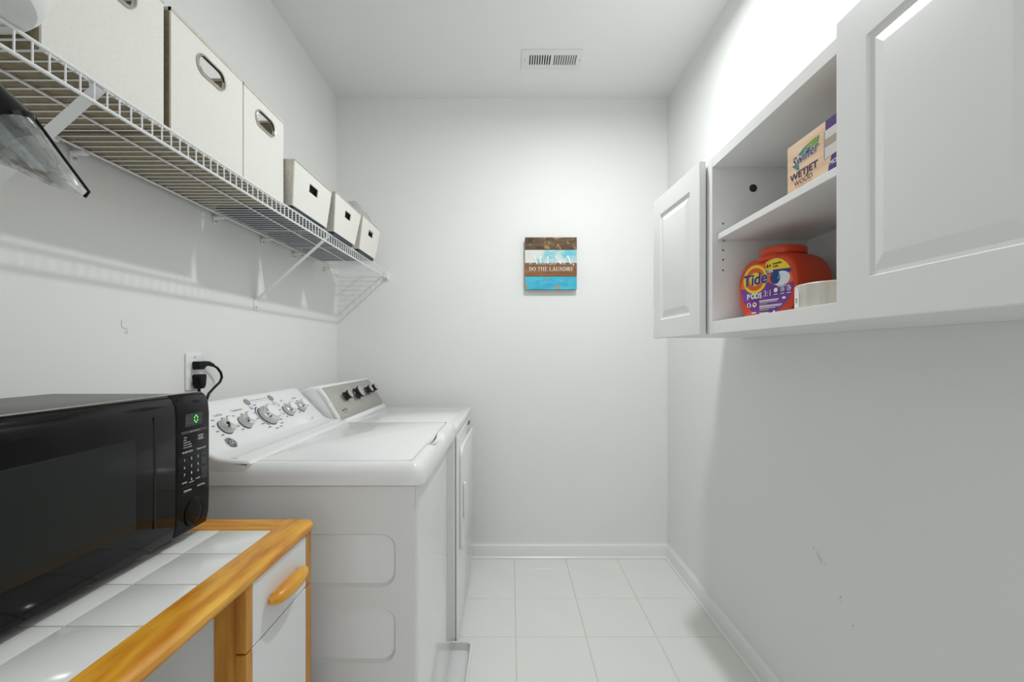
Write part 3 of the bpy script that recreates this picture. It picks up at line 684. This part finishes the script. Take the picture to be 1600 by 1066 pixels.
# console
dq = [(-.925, DZ+.0005), (-.700, DZ+.0005), (-.700, DZ+.012), (-.716, DZ+.024), (-.797, 1.070), (-.806, 1.081), (-.825, 1.084), (-.86, 1.07), (-.925, 1.02)]
dc = part('console', prism(dq, 'y', DY0+.004, DY1-.010, .010, 3), M_app, dry, ang=40)
dvd = Vector((-.797+.716, 0, 1.070-DZ-.024)).normalized(); DO = Vector((-.716, DY0, DZ+.024)); dp = Plane(DO, (0, 1, 0), dvd, .0003); dn = dp.n
fl = (Vector((-.797, 0, 1.070))-Vector((-.716, 0, DZ+.024))).length
b = bmesh.new()
outl = rr(.018, .664, -.002, fl+.004, .02, 6)
A_ = [b.verts.new(DO+Vector((0, s, 0))+dvd*t+dn*.0045) for s, t in outl]; B_ = [b.verts.new(DO+Vector((0, s, 0))+dvd*t-dn*.001) for s, t in outl]
fa = b.faces.new(A_); b.faces.new(B_[::-1])
for i in range(len(A_)): b.faces.new((A_[i], B_[i], B_[(i+1) % len(A_)], A_[(i+1) % len(A_)]))
bmesh.ops.bevel(b, geom=list(fa.edges), offset=.0018, segments=2, profile=.5, affect='EDGES')
fp = part('steel_fascia', b, M_steel, dc, 'brushed steel control fascia')
part('end_trim', tube([DO+Vector((0, .012, 0))+dvd*t+dn*h for t, h in ((-.004, .001), (.01, .005), (fl*.5, .008), (fl-.008, .005), (fl+.006, .000))], .0095, 10), mat('bright_trim', rgb(240, 240, 238), .12, metal=.3), dc, 'bright chrome end trim')
dpk = Plane(DO+dn*.0046, (0, 1, 0), dvd, .0003)
def knob_d(s, t, r):
    O = DO+Vector((0, s, 0))+dvd*t+dn*.0046
    k = part('knob', lathe([(r*1.05, 0), (r, .002), (r*.86, .006), (r*.86, .012), (r, .022), (r, .026), (r*.9, .0275)], O, dn, 26), M_blackm, dc, 'black knob with silver cap')
    part('knob_cap', lathe([(r*.9, .0270), (r*.88, .0290), (r*.8, .0285), (.001, .0285)], O, dn, 26), mat('satin_silver_cap', rgb(190, 189, 184), .35, metal=.5), k)
for s, t, r in ((.218, .093, .022), (.366, .092, .030), (.525, .094, .021), (.612, .095, .020)): knob_d(s, t, r)
b = bmesh.new(); dpk.text(b, 'MAYTAG', .128, .030, .0105, bold=.03); dpk.rect(b, .104, .152, .0215, .0235)
for s, t in ((.20, .128), (.235, .132), (.218, .060), (.366, .135), (.395, .130), (.37, .050), (.53, .128), (.53, .062), (.61, .126), (.612, .064)): dpk.rect(b, s-.009, s+.009, t-.001, t+.001)
printed('console_print', b, M_ink, dc)['kind'] = 'stuff'

# ================================================================== WALL CABINETS (right wall)
KX, KXB, KZ0, KZ1 = .63, XR-.001, 1.284, 1.835
def cab_door(y_near, y_far, z0, z1, parent, ang=0):
    """raised panel door, front faces -X; swings about its near edge by ang"""
    T = .020; w = y_far-y_near; h = z1-z0; xf = .605
    loops = [(0, T), (0, .002), (.002, 0), (.071, 0), (.0735, .0045), (.080, .0050), (.104, .0012), (.107, .0008)]
    b = bmesh.new(); R = []
    for ins, d in loops: R.append([b.verts.new((xf+d, y_near+a, z0+c)) for a, c in ((ins, ins), (w-ins, ins), (w-ins, h-ins), (ins, h-ins))])
    for P_, Q in zip(R, R[1:]):
        for k in range(4): b.faces.new((P_[k], P_[(k+1) % 4], Q[(k+1) % 4], Q[k]))
    b.faces.new(R[-1]); b.faces.new(R[0][::-1])
    if ang: bmesh.ops.rotate(b, cent=(xf+T, y_near, z0), matrix=Matrix.Rotation(ang, 3, 'Z'), verts=b.verts)
    return part('door', b, M_cab, parent, ang=8)
def closed_cab(y0, y1, label, dy0, dy1, ang):
    t = thing('wall_cabinet', label, 'cabinet', ((KX+KXB)/2, (y0+y1)/2, KZ0), 'white wall cabinets on the right wall')
    b = box(KX, KXB, y0, y1, KZ0, KZ1, .001, 1)
    part('body', b, M_cab, t); cab_door(dy0, dy1, KZ0-.002, KZ1+.002, t, ang)
    return t
closed_cab(1.4465, 1.815, 'white wall cabinet with a slightly open panel door nearest the back wall', 1.4356, 1.829, math.radians(3.4))
closed_cab(.43, .8295, 'white wall cabinet with a closed panel door nearest the camera', .435, .834, 0)
oc = thing('open_wall_cabinet', 'doorless white wall cabinet holding detergent and a wooden look box', 'cabinet', ((KX+KXB)/2, 1.138, KZ0), 'white wall cabinets on the right wall')
ya, yb = .830, 1.446
part('side_panel', box(KX, KXB-.006, 1.401, yb, KZ0, KZ1, .0008, 1), M_cab, oc)
part('side_panel', box(KX, KXB-.006, ya, .848, KZ0, KZ1, .0008, 1), M_cab, oc)
part('top_panel', box(KX, KXB-.006, .8485, 1.4005, 1.803, KZ1, .0008, 1), M_cab, oc)
part('bottom_panel', box(KX, KXB-.006, .8485, 1.4005, KZ0, 1.322, .0008, 1), M_cab, oc)
part('back_panel', box(KXB-.006, KXB, ya, yb, KZ0, KZ1), M_cab, oc)
shf = part('shelf', box(.645, KXB-.007, .849, 1.400, 1.576, 1.594, .001, 1), M_cab, oc)
for z in (1.628, 1.545, 1.515, 1.482):
    part('peg_hole', lathe([(.0028, 0), (.0028, .0006), (.001, .0007)], (.664, 1.401, z), (0, -1, 0), 10), M_gap, oc)
part('shelf_pin', tube([(.664, 1.401, 1.573), (.664, 1.391, 1.573)], .003, 8), M_nickel, oc)
part('hole_cap', lathe([(.012, 0), (.012, .0015), (.0105, .0022), (.005, .0022), (.0045, .003), (.001, .003)], (.758, 1.401, 1.739), (0, -1, 0), 24), mat('dark_green_cap', rgb(22, 52, 38), .4), oc, 'dark green round cap')

# ---- pad refill box on the cabinet shelf
bx = thing('mop_pad_box', 'wood grain printed cardboard box with purple corner on the cabinet shelf', 'box', (.715, .92, 1.5945))
M_card = mat('wood_print_card', rgb(222, 184, 148), .55, c2=rgb(236, 206, 176), vs=14, stretch=(3, .6, 6))
part('carton', box(.65, .79, .80, 1.053, 1.5945, 1.7035, .0012, 1), M_card, bx)
sw = Plane((.65, 1.053, 1.5945), (0, -1, 0), (0, 0, 1), .0003)
M_purple = mat('purple_ink', rgb(72, 32, 118), .5); M_navyi = mat('navy_ink', rgb(38, 32, 92), .5)
b = bmesh.new(); sw.poly(b, [(.128, .087), (.2525, .087), (.2525, .1085), (.128, .1085)])
sw.poly(b, [(.136, .0005)]+[(.136+.0, .004), (.139, .016), (.146, .030), (.156, .040), (.170, .047), (.2525, .05), (.2525, .0005)])
printed('purple_band', b, M_purple, bx)
b = bmesh.new(); sw.poly(b, [(.124, .030), (.20, .034), (.20, .088), (.124, .088)], .0002); printed('pad_picture', b, mat('pale_grey_print', rgb(214, 212, 208), .5), bx)
b = bmesh.new(); sw.poly(b, [(.127, .054), (.20, .054), (.20, .070), (.127, .070)], .0004); printed('pad_stripe', b, mat('taupe_print', rgb(172, 156, 142), .5), bx)
b = bmesh.new(); sw.poly(b, [(.124, .030), (.1265, .030), (.1265, .088), (.124, .088)], .0004); printed('pad_edge', b, mat('grey_print', rgb(150, 148, 144), .5), bx)
b = bmesh.new(); sw.text(b, 'MICRO', .141, .012, .0085, 'LEFT', .0004, bold=.02, sx=.8); printed('lettering', b, M_white, bx)
b = bmesh.new(); sw.poly(b, [(.050, .080), (.066, .086), (.086, .089), (.110, .0895), (.106, .078), (.100, .068), (.086, .072)], .0002); printed('logo_leaf', b, mat('leaf_green', rgb(112, 158, 60), .5), bx)
b = bmesh.new(); sw.poly(b, [(.024, .056), (.034, .046), (.044, .0425), (.041, .056), (.044, .066), (.034, .064)], .0002)
sw.poly(b, [(.040, .076), (.058, .084), (.074, .086), (.062, .078), (.056, .070)], .00025); printed('logo_swoosh', b, mat('teal_ink', rgb(40, 132, 124), .5), bx)
b = bmesh.new(); sw.text(b, 'Swiffer', .063, .0575, .0205, h=.0005, shear=.25, bold=.065, sx=1.06, rot=.07); printed('logo_outline', b, M_white, bx)
b = bmesh.new(); sw.text(b, 'Swiffer', .063, .0575, .0205, h=.0008, shear=.25, bold=.015, sx=1.06, rot=.07); printed('logo', b, M_navyi, bx)
b = bmesh.new(); sw.text(b, 'WETJET', .0585, .0255, .0145, h=.0004, bold=.03, sx=1.28); printed('lettering', b, mat('plum_ink', rgb(52, 26, 78), .5), bx)
b = bmesh.new(); sw.text(b, 'WOOD', .0575, .0092, .0115, h=.0004, bold=-.005, sx=1.1); printed('lettering', b, mat('brown_ink', rgb(78, 52, 46), .5), bx)
b = bmesh.new(); sw.line(b, .034, .0045, .085, .0055, .0008, .0003); printed('underline', b, mat('orange_line', rgb(214, 128, 90), .5), bx)

# ---- detergent tub
d_ = Vector((.309, -.951, 0)).normalized(); nf = Vector((-d_.y*-1, 0, 0))
nf = d_.cross(Vector((0, 0, 1))).normalized()          # front of the tub
FC = Vector((.7135, 1.2545, 1.3222)); BI = -nf           # BI points into the cabinet
tb = thing('detergent_tub', 'orange detergent tub with a purple and yellow label in the open cabinet', 'tub', tuple(FC+BI*.065))
M_or = mat('orange_plastic', rgb(214, 66, 20), .35, bump=.03, bs=150)
half = [(.0, .066), (.008, .078), (.03, .092), (.06, .1), (.095, .1025), (.125, .099), (.150, .088), (.165, .074), (.172, .062), (.174, .05)]
outl = [(w, z) for z, w in half]+[(-w, z) for z, w in reversed(half)]
sec = [(0, .90), (.0015, .925), (.006, .955), (.016, .98), (.035, .997), (.065, 1), (.095, .997), (.114, .98), (.124, .955), (.1285, .925), (.13, .90)]
b = bmesh.new(); R = []
for dpt, s in sec: R.append([b.verts.new(FC+BI*dpt+d_*(a*s)+Vector((0, 0, (.06+(z-.06)*s) if z > .06 else z+(.06-z)*(1-s)*.25))) for a, z in outl])
for P_, Q in zip(R, R[1:]):
    for k in range(len(P_)): b.faces.new((P_[k], P_[(k+1) % len(P_)], Q[(k+1) % len(P_)], Q[k]))
b.faces.new(R[0][::-1]); b.faces.new(R[-1])
part('body', b, M_or, tb, ang=50)
LC = FC+BI*.065
part('collar', lathe([(.074, .160), (.074, .170), (.066, .178), (.001, .178)], LC, (0, 0, 1), 36, su=.78, sv=1.0, hint=nf), M_or, tb)
part('lid', lathe([(.056, .176), (.062, .178), (.0635, .182), (.0635, .192), (.062, .196), (.054, .200), (.05, .2), (.048, .198), (.001, .198)], LC, (0, 0, 1), 40, su=.9, sv=.98, hint=nf), mat('orange_lid', rgb(222, 72, 24), .3), tb)
tp_ = Plane(FC, d_, (0, 0, 1), .0004)
# label layers (flat print)
def clip_lab(f): return f
lab = []
for i in range(48):
    t = 2*PI*i/48; x_, z_ = .086*math.cos(t), .0870+.0770*math.sin(t); lab.append((x_, max(.0100, z_)))
top_lab = [p for p in lab]
b = bmesh.new(); tp_.poly(b, [(x_, min(z_, .152)) for x_, z_ in lab]); printed('label_orange', b, mat('label_orange', rgb(238, 108, 34), .4), tb)
b = bmesh.new(); low = [(x_, z_) for x_, z_ in lab if z_ < .088]
low = sorted([p for p in low if p[0] < 0], key=lambda p: -p[1])+sorted([p for p in low if p[0] >= 0], key=lambda p: p[1])
wave = [(.0855, .091), (.06, .083), (.03, .088), (.01, .098), (-.02, .100), (-.05, .085), (-.0855, .090)]
tp_.poly(b, low+wave, .0003); printed('label_purple', b, mat('label_purple', rgb(92, 44, 134), .4, c2=rgb(128, 70, 160), vs=18), tb)
b = bmesh.new(); tp_.poly(b, [(.0018, .132), (.078, .127), (.068, .142), (.052, .155), (.034, .161), (.018, .160), (.0018, .155)], .0003); printed('label_yellow', b, mat('label_yellow', rgb(246, 214, 46), .4), tb)
b = bmesh.new(); tp_.poly(b, [(.0018, .122), (.030, .121), (.050, .112), (.080, .117), (.078, .1268), (.0018, .1318)], .0003); printed('label_blue', b, mat('label_blue', rgb(40, 48, 140), .4), tb)
b = bmesh.new(); tp_.disc(b, -.0349, .1127, .0410, h=.0006); printed('logo_ring', b, MATS['label_yellow'], tb)
b = bmesh.new(); tp_.arc(b, -.0349, .1127, .0195, .0325, 0, 360, .0009); printed('logo_ring_inner', b, mat('logo_orange', rgb(232, 92, 28), .4), tb)
b = bmesh.new(); tp_.text(b, 'Tide', -.0345, .0970, .0320, h=.0012, shear=.15, bold=.055, sx=1.0, rot=.06); printed('logo_outline', b, M_white, tb)
b = bmesh.new(); tp_.text(b, 'Tide', -.0345, .0970, .0320, h=.0015, shear=.15, bold=.035, sx=1.0, rot=.06); printed('logo', b, mat('logo_blue', rgb(28, 36, 120), .4), tb)
b = bmesh.new(); tp_.disc(b, .050, .103, .027, .020, .0006); printed('pod_picture', b, mat('pod_white', rgb(226, 232, 242), .35), tb)
b = bmesh.new(); tp_.poly(b, [(.034+.018*math.cos(2*PI*i/24)*(1 if math.cos(2*PI*i/24) < 0 else .75), .1075+.0175*math.sin(2*PI*i/24)) for i in range(24)], .0009); printed('pod_blue', b, mat('pod_blue', rgb(24, 62, 120), .35), tb)
b = bmesh.new(); tp_.poly(b, [(.038, .104), (.043, .103), (.047, .108), (.046, .115), (.042, .118), (.044, .111)], .0012); printed('pod_swirl', b, mat('pod_cyan', rgb(90, 170, 220), .35), tb)
b = bmesh.new()
tp_.text(b, '4+', .0115, .1365, .0125, h=.0006, bold=.03, sx=.9); tp_.text(b, 'months', .038, .1440, .0065, h=.0006, bold=.05); tp_.text(b, 'mois', .033, .1365, .0060, h=.0006, bold=.05)
printed('lettering', b, mat('black_ink', rgb(24, 22, 26), .5), tb)
b = bmesh.new()
tp_.text(b, '100%', .0155, .1238, .0072, h=.0006, bold=.04, sx=.9)
tp_.text(b, 'P', -.0580, .0575, .0150, h=.0006, bold=.04); tp_.text(b, 'DS', -.0235, .0575, .0150, h=.0006, bold=.04, sx=.9)
tp_.disc(b, -.0420, .0650, .0080, h=.0006)
tp_.text(b, '3:1', .0075, .0600, .0165, h=.0006, bold=-.01, sx=.95)
for k, a in enumerate((.0335, .0535, .0735)):
    if k == 0: tp_.disc(b, a, .0735, .0062, h=.0006, n=20)
    else: tp_.arc(b, a, .0735, .0048, .0062, 0, 360, .0006, 20); tp_.disc(b, a+.001, .0735, .0022, h=.0006, n=12)
    tp_.rect(b, a-.006, a+.006, .0610, .0628, .0006)
for a0, a1, z_, w_ in ((-.0195, .048, .0485, .0036), (-.0195, .040, .0440, .0016), (-.0195, .054, .0335, .0036), (-.0195, .052, .0295, .0014), (-.0195, .034, .0265, .0014), (-.0195, .016, .0140, .0034), (-.046, -.028, .0170, .0034), (.040, .078, .0815, .0016)):
    n_ = int((a1-a0)/.0052)
    for q in range(n_): tp_.rect(b, a0+q*.0052, a0+q*.0052+.0042, z_-w_/2, z_+w_/2, .0006)
tp_.disc(b, .0585, .0500, .0058, .0035, .0006, 16); tp_.rect(b, .025, .031, .0125, .0185, .0006)
printed('fine_print', b, M_white, tb)['kind'] = 'stuff'
for a in (-.0560, -.0365):
    b = bmesh.new(); tp_.disc(b, a, .0400, .0082, h=.0006, n=24); printed('warning_disc', b, M_white, tb)
b = bmesh.new()
for a in (-.0560, -.0365):
    tp_.arc(b, a, .0400, .0068, .0082, 0, 360, .0009, 20)
tp_.line(b, -.0415, .0450, -.0315, .0350, .0014, .0009)
printed('warning_ring', b, mat('warning_red', rgb(196, 60, 50), .5), tb)
b = bmesh.new(); tp_.poly(b, [(-.0585, .0345), (-.0545, .0345), (-.0535, .041), (-.0515, .043), (-.054, .0445), (-.0595, .043)], .0009)
tp_.disc(b, -.0365, .0410, .0030, h=.0008, n=12); printed('warning_symbol', b, MATS['black_ink'], tb)
b = bmesh.new(); tp_.disc(b, -.0420, .0650, .0045, h=.0009, n=16); printed('letter_dot', b, mat('dot_green', rgb(60, 150, 80), .5), tb)
for a0, a1, z_ in ((-.0195, .006, .0395), (-.0195, .012, .0222)):
    b = bmesh.new(); tp_.rect(b, a0, a1, z_-.0011, z_+.0011, .0006)
    printed('gold_line', b, mat('gold_ink', rgb(200, 168, 84), .5), tb)

# ---- roll of wide tape with a paper tag
RC = Vector((.7155, .985, 1.3222)); RR = .0775
rl = thing('tape_roll', 'short wide white roll with a paper tag in front of the orange tub', 'roll', tuple(RC))
M_roll = mat('white_roll', rgb(226, 223, 216), .45, c2=rgb(206, 198, 184), vs=8, stretch=(6, 6, .2))
part('roll', lathe([(.040, .001), (RR-.002, 0), (RR, .002), (RR, .051), (RR-.002, .053), (.042, .052), (.040, .050), (.040, .001)], RC, (0, 0, 1), 48), M_roll, rl)
part('core', lathe([(.040, .0005), (.040, .0525), (.037, .0525), (.037, .0005), (.040, .0005)], RC, (0, 0, 1), 36), mat('cardboard_core', rgb(170, 140, 104), .8), rl)
def on_roll(t, z, o=.0006): return (RC.x+(RR+o)*math.cos(t), RC.y+(RR+o)*math.sin(t), RC.z+z)
t0 = math.radians(167)
tagp = [(t0+.16, .004), (t0-.16, .004), (t0-.16, .036), (t0-.06, .047), (t0+.06, .047), (t0+.16, .036)]
b = bmesh.new()
tg = sheet([tagp], lambda t, z: on_roll(t, z, .0002), lambda t, z: on_roll(t, z, .0012))
tgo = part('paper_tag', tg, mat('tag_paper', rgb(238, 238, 236), .7), rl, 'white paper tag')
b = bmesh.new()
for zz, w_ in ((.020, .05), (.014, .04)): b.faces.new([b.verts.new(on_roll(t, z, .0016)) for t, z in ((t0+w_, zz), (t0-w_, zz), (t0-w_, zz+.003), (t0+w_, zz+.003))])
printed('tag_print', b, M_ink, tgo)
